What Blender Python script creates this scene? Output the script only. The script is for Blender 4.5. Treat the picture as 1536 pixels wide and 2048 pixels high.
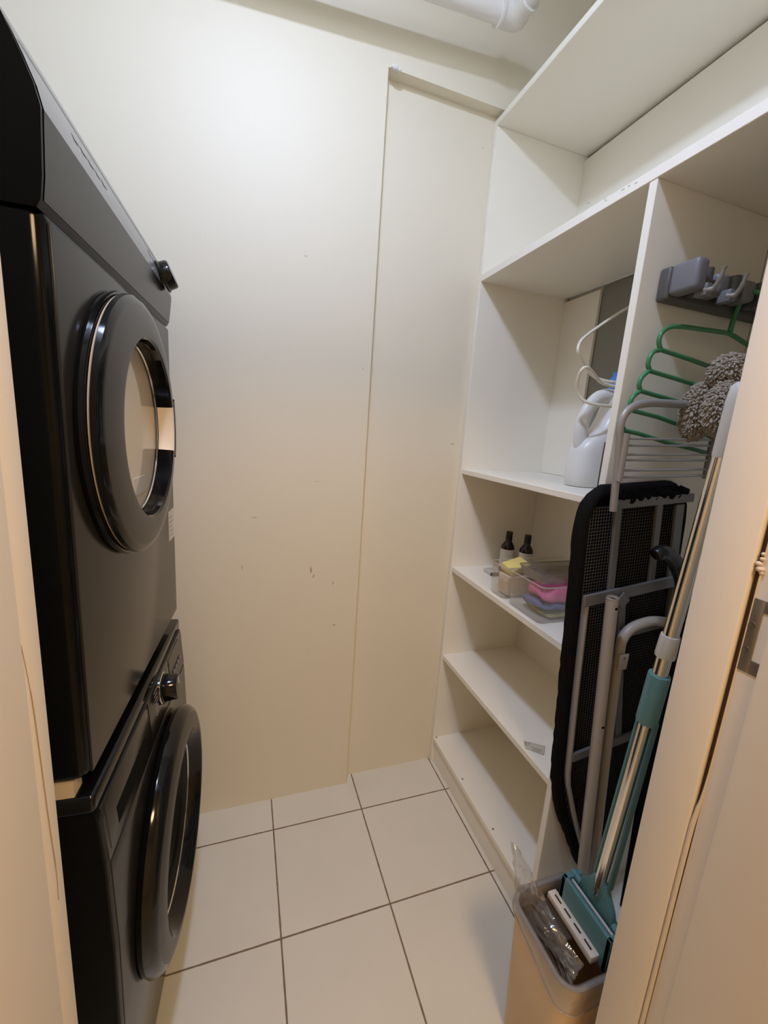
import bpy, bmesh, math, random
from mathutils import Vector, Matrix, Euler
random.seed(7)
S = bpy.context.scene
COL = S.collection
PI = math.pi
for _o in list(bpy.data.objects):
    bpy.data.objects.remove(_o)

# ------------------------------------------------------------------ camera
FPX = 823.574
CAM = Vector((0.0, 0.0, 1.42))
ROT = (Matrix.Rotation(-0.33334642, 3, 'Z') @ Matrix.Rotation(-0.19402692, 3, 'X')
       @ Matrix.Rotation(-0.06973168, 3, 'Y'))          # columns: right, forward, up
cd = bpy.data.cameras.new('camera')
cam = bpy.data.objects.new('camera', cd)
COL.objects.link(cam)
r_, f_, u_ = ROT.col[0], ROT.col[1], ROT.col[2]
m4 = Matrix((( r_[0], u_[0], -f_[0], CAM[0]), (r_[1], u_[1], -f_[1], CAM[1]),
             (r_[2], u_[2], -f_[2], CAM[2]), (0, 0, 0, 1)))
cam.matrix_world = m4
cd.sensor_fit = 'VERTICAL'
cd.sensor_height = 36.0
cd.lens = FPX / 2048 * 36.0
cd.clip_start = 0.01
S.camera = cam

# ------------------------------------------------------------------ light, exposure
S.view_settings.view_transform = 'Standard'
S.view_settings.look = 'None'
S.view_settings.gamma = 1
S.view_settings.use_curve_mapping = False
S.view_settings.exposure = 0.0
S.cycles.max_bounces = 10
S.cycles.diffuse_bounces = 6
S.cycles.transparent_max_bounces = 24
S.cycles.sample_clamp_indirect = 6.0
W = bpy.data.worlds.new('world'); S.world = W
W.use_nodes = True
W.node_tree.nodes['Background'].inputs[0].default_value = (1.0, 0.85, 0.7, 1)
W.node_tree.nodes['Background'].inputs[1].default_value = 0.02

ROOM_LAMP = (0.04, 0.51, 2.83)
HALL_LAMP = (0.34, -0.55, 2.42)
def area(name, loc, size, power, color, spread=180, rot=(0, 0, 0)):
    l = bpy.data.lights.new(name, 'AREA')
    l.shape = 'DISK'; l.size = size; l.energy = power; l.color = color; l.spread = math.radians(spread)
    o = bpy.data.objects.new(name, l); COL.objects.link(o)
    o.location = loc; o.rotation_euler = rot
    return o
area('room_lamp_light', (ROOM_LAMP[0], ROOM_LAMP[1], ROOM_LAMP[2] - 0.06), 0.13, 11.6, (0.82, 0.975, 1.40), 180)
area('hall_lamp_light', (HALL_LAMP[0], HALL_LAMP[1], HALL_LAMP[2] - 0.05), 0.4, 18.6, (1.0, 0.695, 0.385))

# ------------------------------------------------------------------ helpers
def at(px, py, axis, val):
    """world point where the sight line of a photo pixel meets the plane axis=val"""
    d = ROT @ Vector(((px - 768) / FPX, 1.0, -(py - 1024) / FPX))
    t = (val - CAM[axis]) / d[axis]
    return CAM + d * t

MATS = {}
def mat(name, color, rough=0.5, metal=0.0, spec=0.5, bump=0.0, bscale=60.0, var=0.0, vscale=4.0, ior=1.5, sheen=0.0, coat=0.0):
    m = bpy.data.materials.new(name); m.use_nodes = True
    nt = m.node_tree; b = nt.nodes['Principled BSDF']
    b.inputs['Base Color'].default_value = (*color, 1)
    b.inputs['Roughness'].default_value = rough
    b.inputs['Metallic'].default_value = metal
    b.inputs['Specular IOR Level'].default_value = spec
    b.inputs['IOR'].default_value = ior
    b.inputs['Coat Weight'].default_value = coat
    b.inputs['Coat Roughness'].default_value = 0.05
    tc = nt.nodes.new('ShaderNodeTexCoord')
    if var > 0:
        n = nt.nodes.new('ShaderNodeTexNoise'); n.inputs['Scale'].default_value = vscale
        n.inputs['Detail'].default_value = 3
        nt.links.new(tc.outputs['Object'], n.inputs['Vector'])
        mx = nt.nodes.new('ShaderNodeMix'); mx.data_type = 'RGBA'
        mx.inputs[6].default_value = (*[c * (1 - var) for c in color], 1)
        mx.inputs[7].default_value = (*[min(1, c * (1 + var)) for c in color], 1)
        nt.links.new(n.outputs['Fac'], mx.inputs[0])
        nt.links.new(mx.outputs[2], b.inputs['Base Color'])
    if bump > 0:
        n2 = nt.nodes.new('ShaderNodeTexNoise'); n2.inputs['Scale'].default_value = bscale
        n2.inputs['Detail'].default_value = 4
        nt.links.new(tc.outputs['Object'], n2.inputs['Vector'])
        bp = nt.nodes.new('ShaderNodeBump'); bp.inputs['Strength'].default_value = bump
        bp.inputs['Distance'].default_value = 0.002
        nt.links.new(n2.outputs['Fac'], bp.inputs['Height'])
        nt.links.new(bp.outputs['Normal'], b.inputs['Normal'])
    MATS[name] = m
    return m

def clear_mat(name, tint, gloss=0.12, haze=0.1, rough=0.15, bump=0.0, bscale=30):
    """thin clear plastic: mostly see-through, some haze, some gloss"""
    m = bpy.data.materials.new(name); m.use_nodes = True
    nt = m.node_tree; nt.nodes.clear()
    out = nt.nodes.new('ShaderNodeOutputMaterial')
    tr = nt.nodes.new('ShaderNodeBsdfTransparent'); tr.inputs[0].default_value = (*tint, 1)
    df = nt.nodes.new('ShaderNodeBsdfDiffuse'); df.inputs[0].default_value = (*[0.85 * c for c in tint], 1)
    tl = nt.nodes.new('ShaderNodeBsdfTranslucent'); tl.inputs[0].default_value = (*[0.85 * c for c in tint], 1)
    gl = nt.nodes.new('ShaderNodeBsdfGlossy'); gl.inputs['Roughness'].default_value = rough
    lw = nt.nodes.new('ShaderNodeLayerWeight'); lw.inputs['Blend'].default_value = 0.3
    dm = nt.nodes.new('ShaderNodeMixShader'); dm.inputs[0].default_value = 0.5
    nt.links.new(df.outputs[0], dm.inputs[1]); nt.links.new(tl.outputs[0], dm.inputs[2])
    m1 = nt.nodes.new('ShaderNodeMixShader'); m1.inputs[0].default_value = haze
    nt.links.new(tr.outputs[0], m1.inputs[1]); nt.links.new(dm.outputs[0], m1.inputs[2])
    ma = nt.nodes.new('ShaderNodeMath'); ma.operation = 'MULTIPLY_ADD'
    ma.inputs[1].default_value = 0.45; ma.inputs[2].default_value = gloss
    nt.links.new(lw.outputs['Facing'], ma.inputs[0])
    m2 = nt.nodes.new('ShaderNodeMixShader')
    nt.links.new(ma.outputs[0], m2.inputs[0])
    nt.links.new(m1.outputs[0], m2.inputs[1]); nt.links.new(gl.outputs[0], m2.inputs[2])
    if bump > 0:
        tc = nt.nodes.new('ShaderNodeTexCoord')
        n2 = nt.nodes.new('ShaderNodeTexNoise'); n2.inputs['Scale'].default_value = bscale
        nt.links.new(tc.outputs['Object'], n2.inputs['Vector'])
        bp = nt.nodes.new('ShaderNodeBump'); bp.inputs['Strength'].default_value = bump
        bp.inputs['Distance'].default_value = 0.01
        nt.links.new(n2.outputs['Fac'], bp.inputs['Height'])
        nt.links.new(bp.outputs['Normal'], gl.inputs['Normal'])
    nt.links.new(m2.outputs[0], out.inputs[0])
    MATS[name] = m
    return m

def emit_mat(name, color, strength):
    m = bpy.data.materials.new(name); m.use_nodes = True
    b = m.node_tree.nodes['Principled BSDF']
    b.inputs['Base Color'].default_value = (0.9, 0.9, 0.9, 1)
    b.inputs['Emission Color'].default_value = (*color, 1)
    b.inputs['Emission Strength'].default_value = strength
    MATS[name] = m
    return m

class MB:
    """collects shapes into ONE mesh"""
    def __init__(self): self.bm = bmesh.new()
    def _merge(self, tmp, M=None):
        if M is not None: bmesh.ops.transform(tmp, matrix=M, verts=tmp.verts)
        me = bpy.data.meshes.new('tmp'); tmp.to_mesh(me); tmp.free()
        self.bm.from_mesh(me); bpy.data.meshes.remove(me)
        return self
    def box(self, a, b, bevel=0.0, seg=2, M=None):
        t = bmesh.new()
        bmesh.ops.create_cube(t, size=1)
        for v in t.verts:
            v.co = Vector(((a[i] + b[i]) / 2 + v.co[i] * (b[i] - a[i]) for i in range(3)))
        if bevel > 0:
            bmesh.ops.bevel(t, geom=t.edges[:], offset=bevel, segments=seg, profile=0.5, affect='EDGES', clamp_overlap=True)
        return self._merge(t, M)
    def tube(self, pts, r, n=12, closed=False, cap=True, flat=None):
        """sweep a circle (or an ellipse r x flat) along points; r may be a list"""
        pts = [Vector(p) for p in pts]; N = len(pts)
        t = bmesh.new(); rings = []
        tang = []
        for i in range(N):
            if closed: d = pts[(i + 1) % N] - pts[i - 1]
            else: d = pts[min(i + 1, N - 1)] - pts[max(i - 1, 0)]
            tang.append(d.normalized())
        ref = Vector((0, 0, 1)) if abs(tang[0].z) < 0.9 else Vector((0, 1, 0))
        nrm = (ref - tang[0] * ref.dot(tang[0])).normalized()
        for i in range(N):
            if i > 0:
                nrm = (nrm - tang[i] * nrm.dot(tang[i]))
                nrm = nrm.normalized() if nrm.length > 1e-6 else tang[i].orthogonal().normalized()
            bi = tang[i].cross(nrm)
            ri = r[i] if isinstance(r, (list, tuple)) else r
            fl = ri if flat is None else flat
            rings.append([t.verts.new(pts[i] + nrm * (ri * math.cos(2 * PI * k / n)) + bi * (fl * math.sin(2 * PI * k / n))) for k in range(n)])
        M = N if closed else N - 1
        for i in range(M):
            A, B = rings[i], rings[(i + 1) % N]
            for k in range(n):
                t.faces.new((A[k], A[(k + 1) % n], B[(k + 1) % n], B[k]))
        if cap and not closed:
            t.faces.new(list(reversed(rings[0]))); t.faces.new(rings[-1])
        return self._merge(t)
    def cyl(self, a, b, r, r2=None, n=24):
        return self.tube([a, b], [r, r if r2 is None else r2], n=n)
    def lathe(self, prof, n=48, M=None, a0=0.0, a1=2 * PI, cap=False):
        """prof: list of (radius, height) around local Z"""
        t = bmesh.new(); full = abs(a1 - a0 - 2 * PI) < 1e-6
        cnt = n if full else n + 1
        rings = []
        for (r, h) in prof:
            if r < 1e-6:
                rings.append([t.verts.new((0, 0, h))])
            else:
                rings.append([t.verts.new((r * math.cos(a0 + (a1 - a0) * k / n), r * math.sin(a0 + (a1 - a0) * k / n), h)) for k in range(cnt)])
        for A, B in zip(rings[:-1], rings[1:]):
            for k in range(n):
                k2 = (k + 1) % cnt
                if len(A) == 1 and len(B) == 1: continue
                if len(A) == 1: t.faces.new((A[0], B[k], B[k2]))
                elif len(B) == 1: t.faces.new((A[k], A[k2], B[0]))
                else: t.faces.new((A[k], A[k2], B[k2], B[k]))
        bmesh.ops.recalc_face_normals(t, faces=t.faces[:])
        return self._merge(t, M)
    def prism(self, outline, d0, d1, axes=(0, 1, 2), bevel=0.0, M=None):
        """outline of (a,b) in axes[0],axes[1], extruded along axes[2] from d0 to d1"""
        t = bmesh.new()
        def mk(p, d):
            c = [0, 0, 0]; c[axes[0]] = p[0]; c[axes[1]] = p[1]; c[axes[2]] = d
            return t.verts.new(c)
        A = [mk(p, d0) for p in outline]; B = [mk(p, d1) for p in outline]
        t.faces.new(A); t.faces.new(list(reversed(B)))
        n = len(A)
        for k in range(n): t.faces.new((A[k], B[k], B[(k + 1) % n], A[(k + 1) % n]))
        bmesh.ops.recalc_face_normals(t, faces=t.faces[:])
        if bevel > 0:
            bmesh.ops.bevel(t, geom=t.edges[:], offset=bevel, segments=2, profile=0.5, affect='EDGES', clamp_overlap=True)
        return self._merge(t, M)
    def loft(self, loops, closed=True, cap0=False, cap1=False, M=None):
        t = bmesh.new()
        R = [[t.verts.new(p) for p in L] for L in loops]
        n = len(R[0]); m = n if closed else n - 1
        for A, B in zip(R[:-1], R[1:]):
            for k in range(m): t.faces.new((A[k], A[(k + 1) % n], B[(k + 1) % n], B[k]))
        if cap0: t.faces.new(list(reversed(R[0])))
        if cap1: t.faces.new(R[-1])
        bmesh.ops.recalc_face_normals(t, faces=t.faces[:])
        return self._merge(t, M)
    def xf(self, M):
        bmesh.ops.transform(self.bm, matrix=M, verts=self.bm.verts); return self

FRAME = {}
def finish(o, bm, m, smooth=35):
    me = bpy.data.meshes.new(o.name)
    bm.to_mesh(me); bm.free()
    me.materials.append(MATS[m] if isinstance(m, str) else m)
    if smooth:
        for p in me.polygons: p.use_smooth = True
        try: me.set_sharp_from_angle(angle=math.radians(smooth))
        except Exception: pass
    return me

def mesh_obj(name, mb, m, parent=None, smooth=35):
    """link ONE mesh object; vertices are given in the thing's frame"""
    bm = mb.bm
    o = None
    if parent is not None:
        root = parent
        while root.parent is not None: root = root.parent
        fr = FRAME[root.name]
        rw = Matrix.LocRotScale(root.location, root.rotation_euler, None)
        wm = rw
        chain = []
        q = parent
        while q.parent is not None:
            chain.append(q); q = q.parent
        for c in reversed(chain): wm = wm @ Matrix.LocRotScale(c.location, c.rotation_euler, None)
        bmesh.ops.transform(bm, matrix=wm.inverted() @ fr, verts=bm.verts)
        loc = Vector((0, 0, 0))
    else:
        xs = [v.co for v in bm.verts]
        lo = Vector((min(v[i] for v in xs) for i in range(3))); hi = Vector((max(v[i] for v in xs) for i in range(3)))
        loc = Vector(((lo.x + hi.x) / 2, (lo.y + hi.y) / 2, lo.z))
        bmesh.ops.translate(bm, vec=-loc, verts=bm.verts)
    o = bpy.data.objects.new(name, None)
    me = finish(o, bm, m, smooth)
    nm = name
    bpy.data.objects.remove(o)
    o = bpy.data.objects.new(nm, me)
    COL.objects.link(o)
    if parent is not None: o.parent = parent
    o.location = loc
    if parent is None: FRAME[o.name] = Matrix.Identity(4)
    return o

def tag(o, label, cat, group=None):
    o['label'] = label; o['category'] = cat
    if group: o['group'] = group
    return o
def thing(name, label, cat, loc, rz=0.0, frame=None, group=None):
    o = bpy.data.objects.new(name, None); COL.objects.link(o)
    o.empty_display_size = 0.05
    o.location = loc; o.rotation_euler = (0, 0, rz)
    FRAME[o.name] = frame if frame is not None else Matrix.Identity(4)
    return tag(o, label, cat, group)
def struct(name, mb, m, label=None, smooth=35):
    o = mesh_obj(name, mb, m, None, smooth); o['kind'] = 'structure'
    if label: o['label'] = label
    return o

def smoothpath(pts, sub=6, closed=False):
    P = [Vector(p) for p in pts]; N = len(P); out = []
    M = N if closed else N - 1
    for i in range(M):
        p0 = P[i - 1] if (closed or i > 0) else P[0] * 2 - P[1]
        p1 = P[i]; p2 = P[(i + 1) % N]
        p3 = P[(i + 2) % N] if (closed or i + 2 < N) else P[-1] * 2 - P[-2]
        for k in range(sub):
            s = k / sub
            out.append(0.5 * ((2 * p1) + (p2 - p0) * s + (2 * p0 - 5 * p1 + 4 * p2 - p3) * s * s + (3 * p1 - p0 - 3 * p2 + p3) * s ** 3))
    if not closed: out.append(P[-1])
    return out
def rrect(x0, x1, y0, y1, r, z, n=6):
    out = []
    for cx, cy, a in ((x1 - r, y1 - r, 0), (x0 + r, y1 - r, PI / 2), (x0 + r, y0 + r, PI), (x1 - r, y0 + r, 1.5 * PI)):
        for k in range(n + 1):
            t = a + PI / 2 * k / n
            out.append((cx + r * math.cos(t), cy + r * math.sin(t), z))
    return out

# ------------------------------------------------------------------ materials
PAINT = (0.80, 0.745, 0.605)
mat('paint', PAINT, 0.55, bump=0.08, bscale=90, var=0.02, vscale=1.5)
mat('jamb_paint', (0.82, 0.735, 0.615), 0.45, bump=0.06, bscale=70, var=0.025, vscale=3)
mat('ceiling_paint', (0.82, 0.81, 0.78), 0.7, bump=0.05)
mat('melamine', (0.90, 0.865, 0.765), 0.38, bump=0.03, bscale=200, var=0.015, vscale=5)
mat('melamine_edge', (0.83, 0.81, 0.77), 0.4, bump=0.05, bscale=160, var=0.05, vscale=30)
mat('grey_board', (0.24, 0.235, 0.20), 0.6, bump=0.05, var=0.06, vscale=3)
mat('chip_grey', (0.42, 0.40, 0.37), 0.8)
mat('crack', (0.36, 0.27, 0.19), 0.8)
mat('pvc', (0.82, 0.81, 0.78), 0.35, var=0.02)
mat('black_gloss', (0.004, 0.004, 0.004), 0.10, bump=0.0, spec=0.38, var=0.1, vscale=2)
mat('black_side', (0.003, 0.003, 0.003), 0.14, spec=0.16, var=0.1, vscale=2)
mat('machine_front', (0.016, 0.0145, 0.013), 0.20, spec=0.45, bump=0.02, bscale=300, var=0.06, vscale=2)
mat('machine_panel', (0.15, 0.15, 0.145), 0.24, spec=0.9, bump=0.02, bscale=300)  # pale grey carries the reflected light of the dryer fascia
mat('ring_grey', (0.030, 0.029, 0.027), 0.33, spec=0.5)
mat('print_light', (0.35, 0.33, 0.30), 0.6)
mat('rim_reflection', (0.55, 0.45, 0.36), 0.3)
mat('door_dark', (0.006, 0.006, 0.006), 0.06, spec=0.4)
mat('chrome', (0.78, 0.75, 0.70), 0.12, metal=1.0, var=0.05, vscale=20)
mat('satin_steel', (0.42, 0.37, 0.31), 0.42, metal=1.0, var=0.06, vscale=30)
mat('door_glass', (0.56, 0.53, 0.48), 0.04, metal=1.0)
mat('drum_cream', (0.80, 0.70, 0.57), 0.35, var=0.03)
clear_mat('window_film', (0.97, 0.96, 0.94), gloss=0.02, haze=0.03, rough=0.04)
mat('recess_gloss', (0.75, 0.62, 0.50), 0.10, metal=1.0, var=0.04)
mat('paper', (0.72, 0.70, 0.66), 0.7, var=0.05, vscale=40)
mat('print_soft', (0.36, 0.34, 0.31), 0.6)
mat('print_grey', (0.18, 0.17, 0.16), 0.6)
mat('dark_line', (0.004, 0.004, 0.004), 0.8, spec=0.08)
mat('cream_plastic', (0.70, 0.58, 0.43), 0.5, var=0.04)
mat('bin_plastic', (0.70, 0.49, 0.27), 0.36, var=0.05, vscale=6)
mat('white_plastic', (0.80, 0.80, 0.78), 0.32, var=0.02)
mat('hanger_white', (0.80, 0.76, 0.66), 0.35, var=0.03)
mat('blue_plastic', (0.06, 0.20, 0.60), 0.35, var=0.05)
mat('blue_label', (0.13, 0.24, 0.33), 0.45, var=0.05)
mat('black_plastic', (0.010, 0.010, 0.011), 0.25, var=0.08)
mat('bottle_brown', (0.014, 0.008, 0.006), 0.14, var=0.08)
mat('yellow_sponge', (0.80, 0.66, 0.22), 0.9, bump=0.5, bscale=220, var=0.1, vscale=30)
mat('pink_cloth', (0.66, 0.16, 0.30), 0.9, bump=0.35, bscale=260, var=0.08, vscale=20)
mat('blue_cloth', (0.13, 0.16, 0.34), 0.9, bump=0.35, bscale=260, var=0.08, vscale=20)
mat('green_cloth', (0.36, 0.34, 0.09), 0.9, bump=0.35, bscale=260, var=0.08, vscale=20)
mat('rack_grey', (0.17, 0.17, 0.185), 0.42, var=0.04)
mat('rack_base', (0.085, 0.085, 0.08), 0.45, var=0.04)
mat('hook_grey', (0.26, 0.25, 0.22), 0.4, var=0.04)
mat('green_plastic', (0.05, 0.23, 0.095), 0.35, var=0.08, vscale=15)
mat('chenille', (0.36, 0.31, 0.245), 0.95, bump=0.3, bscale=300, var=0.25, vscale=60)
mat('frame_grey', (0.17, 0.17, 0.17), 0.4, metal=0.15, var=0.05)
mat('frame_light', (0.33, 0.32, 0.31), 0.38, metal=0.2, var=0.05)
mat('wire', (0.13, 0.125, 0.12), 0.45, metal=0.3)
mat('cover_black', (0.005, 0.005, 0.0055), 0.85, spec=0.12, bump=0.4, bscale=180, var=0.15, vscale=12)
mat('leg_cream', (0.46, 0.41, 0.345), 0.4, var=0.05, vscale=10)
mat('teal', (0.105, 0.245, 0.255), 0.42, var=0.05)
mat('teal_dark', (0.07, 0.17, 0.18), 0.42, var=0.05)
mat('light_grey_plastic', (0.55, 0.54, 0.50), 0.4, var=0.03)
mat('sponge_white', (0.74, 0.67, 0.56), 0.7, bump=0.15, bscale=200, var=0.04)
mat('brown_wood', (0.055, 0.020, 0.010), 0.35, bump=0.2, bscale=60, var=0.4, vscale=25)
mat('brown_dark', (0.05, 0.033, 0.022), 0.5, bump=0.3, bscale=90, var=0.4, vscale=30)
mat('seal_cream', (0.68, 0.58, 0.45), 0.5, var=0.06)
mat('screw', (0.30, 0.27, 0.22), 0.35, metal=0.9)
clear_mat('tub_rim', (0.98, 0.97, 0.95), gloss=0.10, haze=0.55)
clear_mat('clear_tub', (0.985, 0.975, 0.955), gloss=0.035, haze=0.09, rough=0.12)
clear_mat('smoky_tub', (0.62, 0.61, 0.57), gloss=0.05, haze=0.35, rough=0.2, bump=0.3, bscale=60)
clear_mat('bag_film', (0.87, 0.855, 0.83), gloss=0.12, haze=0.22, rough=0.12, bump=0.6, bscale=45)
mat('rim_grey', (0.33, 0.32, 0.325), 0.45, var=0.04)
clear_mat('liner_film', (0.80, 0.79, 0.785), gloss=0.05, haze=0.22, rough=0.25, bump=0.3, bscale=40)
emit_mat('lamp_cool', (0.82, 0.975, 1.40), 3.0)
emit_mat('lamp_warm', (1.0, 0.68, 0.42), 4.0)

# back wall paint with its scuffs (each has its own place and shape on the wall)
def scuffed_wall():
    m = mat('wall_scuffed', PAINT, 0.55, bump=0.08, bscale=90)
    nt = m.node_tree; b = nt.nodes['Principled BSDF']
    g = nt.nodes.new('ShaderNodeNewGeometry')
    n = nt.nodes.new('ShaderNodeTexNoise'); n.inputs['Scale'].default_value = 1.3
    nt.links.new(g.outputs['Position'], n.inputs['Vector'])
    mx = nt.nodes.new('ShaderNodeMix'); mx.data_type = 'RGBA'
    mx.inputs[6].default_value = (*[c * .98 for c in PAINT], 1); mx.inputs[7].default_value = (*[c * 1.02 for c in PAINT], 1)
    nt.links.new(n.outputs['Fac'], mx.inputs[0])
    last = mx.outputs[2]
    wob = nt.nodes.new('ShaderNodeTexNoise'); wob.inputs['Scale'].default_value = 60
    nt.links.new(g.outputs['Position'], wob.inputs['Vector'])
    marks = [(622, 1140, .0035, .016, .10, (.25, .18, .12)), (627, 1152, .0028, .008, -.3, (.25, .18, .12)), (666, 1166, .0025, .009, 0, (.35, .27, .19)),
             (484, 1136, .0022, .009, 0, (.38, .3, .22)), (622, 1309, .005, .004, 0, (.85, .80, .70)), (612, 512, .006, .0025, 0, (.5, .47, .42)),
             (508, 1035, .012, .003, 0, (.55, .48, .4)), (668, 1250, .006, .004, 0, (.45, .35, .25)), (634, 963, .010, .002, 0, (.6, .52, .42)),
             (905, 888, .010, .003, .3, (.5, .44, .38)), (965, 296, .004, .004, 0, (.55, .55, .53)), (720, 740, .003, .006, 0, (.6, .55, .48))]
    for (px, py, sx, sz, rot, c) in marks:
        P = at(px, py, 1, 1.383 if px < 693 + 0.0 or py > 5000 else 1.422)
        sub = nt.nodes.new('ShaderNodeVectorMath'); sub.operation = 'SUBTRACT'
        nt.links.new(g.outputs['Position'], sub.inputs[0]); sub.inputs[1].default_value = P
        mp = nt.nodes.new('ShaderNodeVectorRotate'); mp.rotation_type = 'Y_AXIS'
        nt.links.new(sub.outputs[0], mp.inputs['Vector']); mp.inputs['Angle'].default_value = rot
        sc = nt.nodes.new('ShaderNodeVectorMath'); sc.operation = 'MULTIPLY'
        nt.links.new(mp.outputs[0], sc.inputs[0]); sc.inputs[1].default_value = (1 / sx, 8, 1 / sz)
        ln = nt.nodes.new('ShaderNodeVectorMath'); ln.operation = 'LENGTH'
        nt.links.new(sc.outputs[0], ln.inputs[0])
        ad = nt.nodes.new('ShaderNodeMath'); ad.operation = 'ADD'
        nt.links.new(ln.outputs['Value'], ad.inputs[0]); nt.links.new(wob.outputs['Fac'], ad.inputs[1])
        mr = nt.nodes.new('ShaderNodeMapRange'); mr.inputs[1].default_value = 0.9; mr.inputs[2].default_value = 1.6
        mr.inputs[3].default_value = 0.8; mr.inputs[4].default_value = 0.0
        nt.links.new(ad.outputs[0], mr.inputs[0])
        m2 = nt.nodes.new('ShaderNodeMix'); m2.data_type = 'RGBA'
        nt.links.new(mr.outputs[0], m2.inputs[0]); nt.links.new(last, m2.inputs[6]); m2.inputs[7].default_value = (*c, 1)
        last = m2.outputs[2]
    nt.links.new(last, b.inputs['Base Color'])
scuffed_wall()

# floor tiles: joints at the places measured on the floor
def tile_floor():
    m = mat('tiles', (0.70, 0.66, 0.60), 0.32, spec=0.45)
    nt = m.node_tree; b = nt.nodes['Principled BSDF']
    g = nt.nodes.new('ShaderNodeNewGeometry')
    sp = nt.nodes.new('ShaderNodeSeparateXYZ'); nt.links.new(g.outputs['Position'], sp.inputs[0])
    wn = nt.nodes.new('ShaderNodeTexNoise'); wn.inputs['Scale'].default_value = 35
    nt.links.new(g.outputs['Position'], wn.inputs['Vector'])
    def mth(op, a, bb):
        q = nt.nodes.new('ShaderNodeMath'); q.operation = op
        for i, v in enumerate((a, bb)):
            if v is None: continue
            if isinstance(v, (int, float)): q.inputs[i].default_value = v
            else: nt.links.new(v, q.inputs[i])
        return q.outputs[0]
    d = None
    for xl in (-1.22, -0.89, -0.56, -0.229, 0.1015, 0.4275, 0.7815, 1.11):
        e = mth('ABSOLUTE', mth('SUBTRACT', sp.outputs[0], xl), None)
        d = e if d is None else mth('MINIMUM', d, e)
    yy = mth('SUBTRACT', sp.outputs[1], 0.9205 - 0.3335 * 20 - 0.16675)
    yf = mth('ABSOLUTE', mth('SUBTRACT', mth('MODULO', yy, 0.3335), 0.16675), None)
    d = mth('MINIMUM', d, yf)
    d = mth('ADD', d, mth('MULTIPLY', mth('SUBTRACT', wn.outputs['Fac'], 0.5), 0.0022))
    mr = nt.nodes.new('ShaderNodeMapRange'); nt.links.new(d, mr.inputs[0])
    mr.inputs[1].default_value = 0.0017; mr.inputs[2].default_value = 0.0031
    tn = nt.nodes.new('ShaderNodeTexNoise'); tn.inputs['Scale'].default_value = 6; tn.inputs['Detail'].default_value = 4
    nt.links.new(g.outputs['Position'], tn.inputs['Vector'])
    tcx = nt.nodes.new('ShaderNodeMix'); tcx.data_type = 'RGBA'
    tcx.inputs[6].default_value = (0.665, 0.635, 0.545, 1); tcx.inputs[7].default_value = (0.735, 0.705, 0.615, 1)
    nt.links.new(tn.outputs['Fac'], tcx.inputs[0])
    mx = nt.nodes.new('ShaderNodeMix'); mx.data_type = 'RGBA'
    mx.inputs[6].default_value = (0.20, 0.145, 0.09, 1)
    nt.links.new(tcx.outputs[2], mx.inputs[7]); nt.links.new(mr.outputs[0], mx.inputs[0])
    nt.links.new(mx.outputs[2], b.inputs['Base Color'])
    rr = nt.nodes.new('ShaderNodeMapRange'); nt.links.new(mr.outputs[0], rr.inputs[0])
    rr.inputs[3].default_value = 0.9; rr.inputs[4].default_value = 0.34
    nt.links.new(rr.outputs[0], b.inputs['Roughness'])
    bp = nt.nodes.new('ShaderNodeBump'); bp.inputs['Strength'].default_value = 0.5; bp.inputs['Distance'].default_value = 0.0015
    nt.links.new(mr.outputs[0], bp.inputs['Height']); nt.links.new(bp.outputs['Normal'], b.inputs['Normal'])
tile_floor()

# ------------------------------------------------------------------ room shell
CZ = 2.90            # ceiling
XL, XR = -0.90, 1.172
YB, YR = 1.383, 1.422   # back wall face, recess face
YI, YO = 0.40, 0.125    # inner and outer face of the wall with the doorway
JL, JR = -0.166, 0.63   # doorway sides
struct('floor', MB().box((-1.5, -2.2, -0.06), (1.9, 1.6, 0.0)), 'tiles', smooth=0)
struct('ceiling', MB().box((XL - .1, YI - .1, CZ), (XR + .1, 1.6, CZ + .08)), 'ceiling_paint', smooth=0)
wb = MB()
wb.box((XL - .1, YB, 0), (0.397, 1.6, CZ))
wb.box((0.397, YB, 2.466), (XR + .1, 1.6, CZ))
wb.box((0.397, YR, 0), (XR + .1, 1.6, 2.466))
struct('wall_back', wb, 'wall_scuffed', smooth=0)
# plaster lump at the recess corner
lump = MB()
for (px, py, r) in ((791, 137, .010), (798, 141, .008), (785, 134, .006)):
    c = at(px, py, 1, YB)
    lump.lathe([(0, -r), (r * .8, -r * .55), (r, 0), (r * .8, r * .5), (0, r * .8)], n=10, M=Matrix.Translation((c.x, c.y - .001, c.z)))
struct('trim_1', lump, 'ceiling_paint')
struct('wall_left', MB().box((XL - .1, YI - .05, 0), (XL, 1.6, CZ)), 'paint', smooth=0)
struct('wall_right', MB().box((XR, YI - .05, 0), (XR + .1, 1.6, CZ)), 'paint', smooth=0)
wf = MB()
wf.box((XL - .1, YO, 0), (JL - .012, YI - .002, CZ))
wf.box((JR + .09, YO, 0), (XR + .1, YI - .002, CZ))
wf.box((JL - .02, YO, 2.12), (JR + .09, YI - .002, CZ))
struct('wall_front', wf, 'paint', smooth=0)
# left door jamb: reveal with a shallow rebate and rounded arris
lj = MB()
lj.box((JL - .03, .366, 0), (JL, YI, 2.12), bevel=.003)
lj.box((JL - .03, .05, 0), (JL + .0015, .367, 2.12), bevel=.002)
struct('trim_2', lj, 'jamb_paint')
crk = MB()
crk.tube(smoothpath([at(px, py, 0, JL + .0002) for px, py in ((42, 1290), (62, 1390), (78, 1500), (97, 1640), (112, 1740), (117, 1800))], 6), [.0003] * 6 + [.0006] * 18 + [.0004] * 7, n=6)
struct('trim_10', crk, 'crack')
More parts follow.
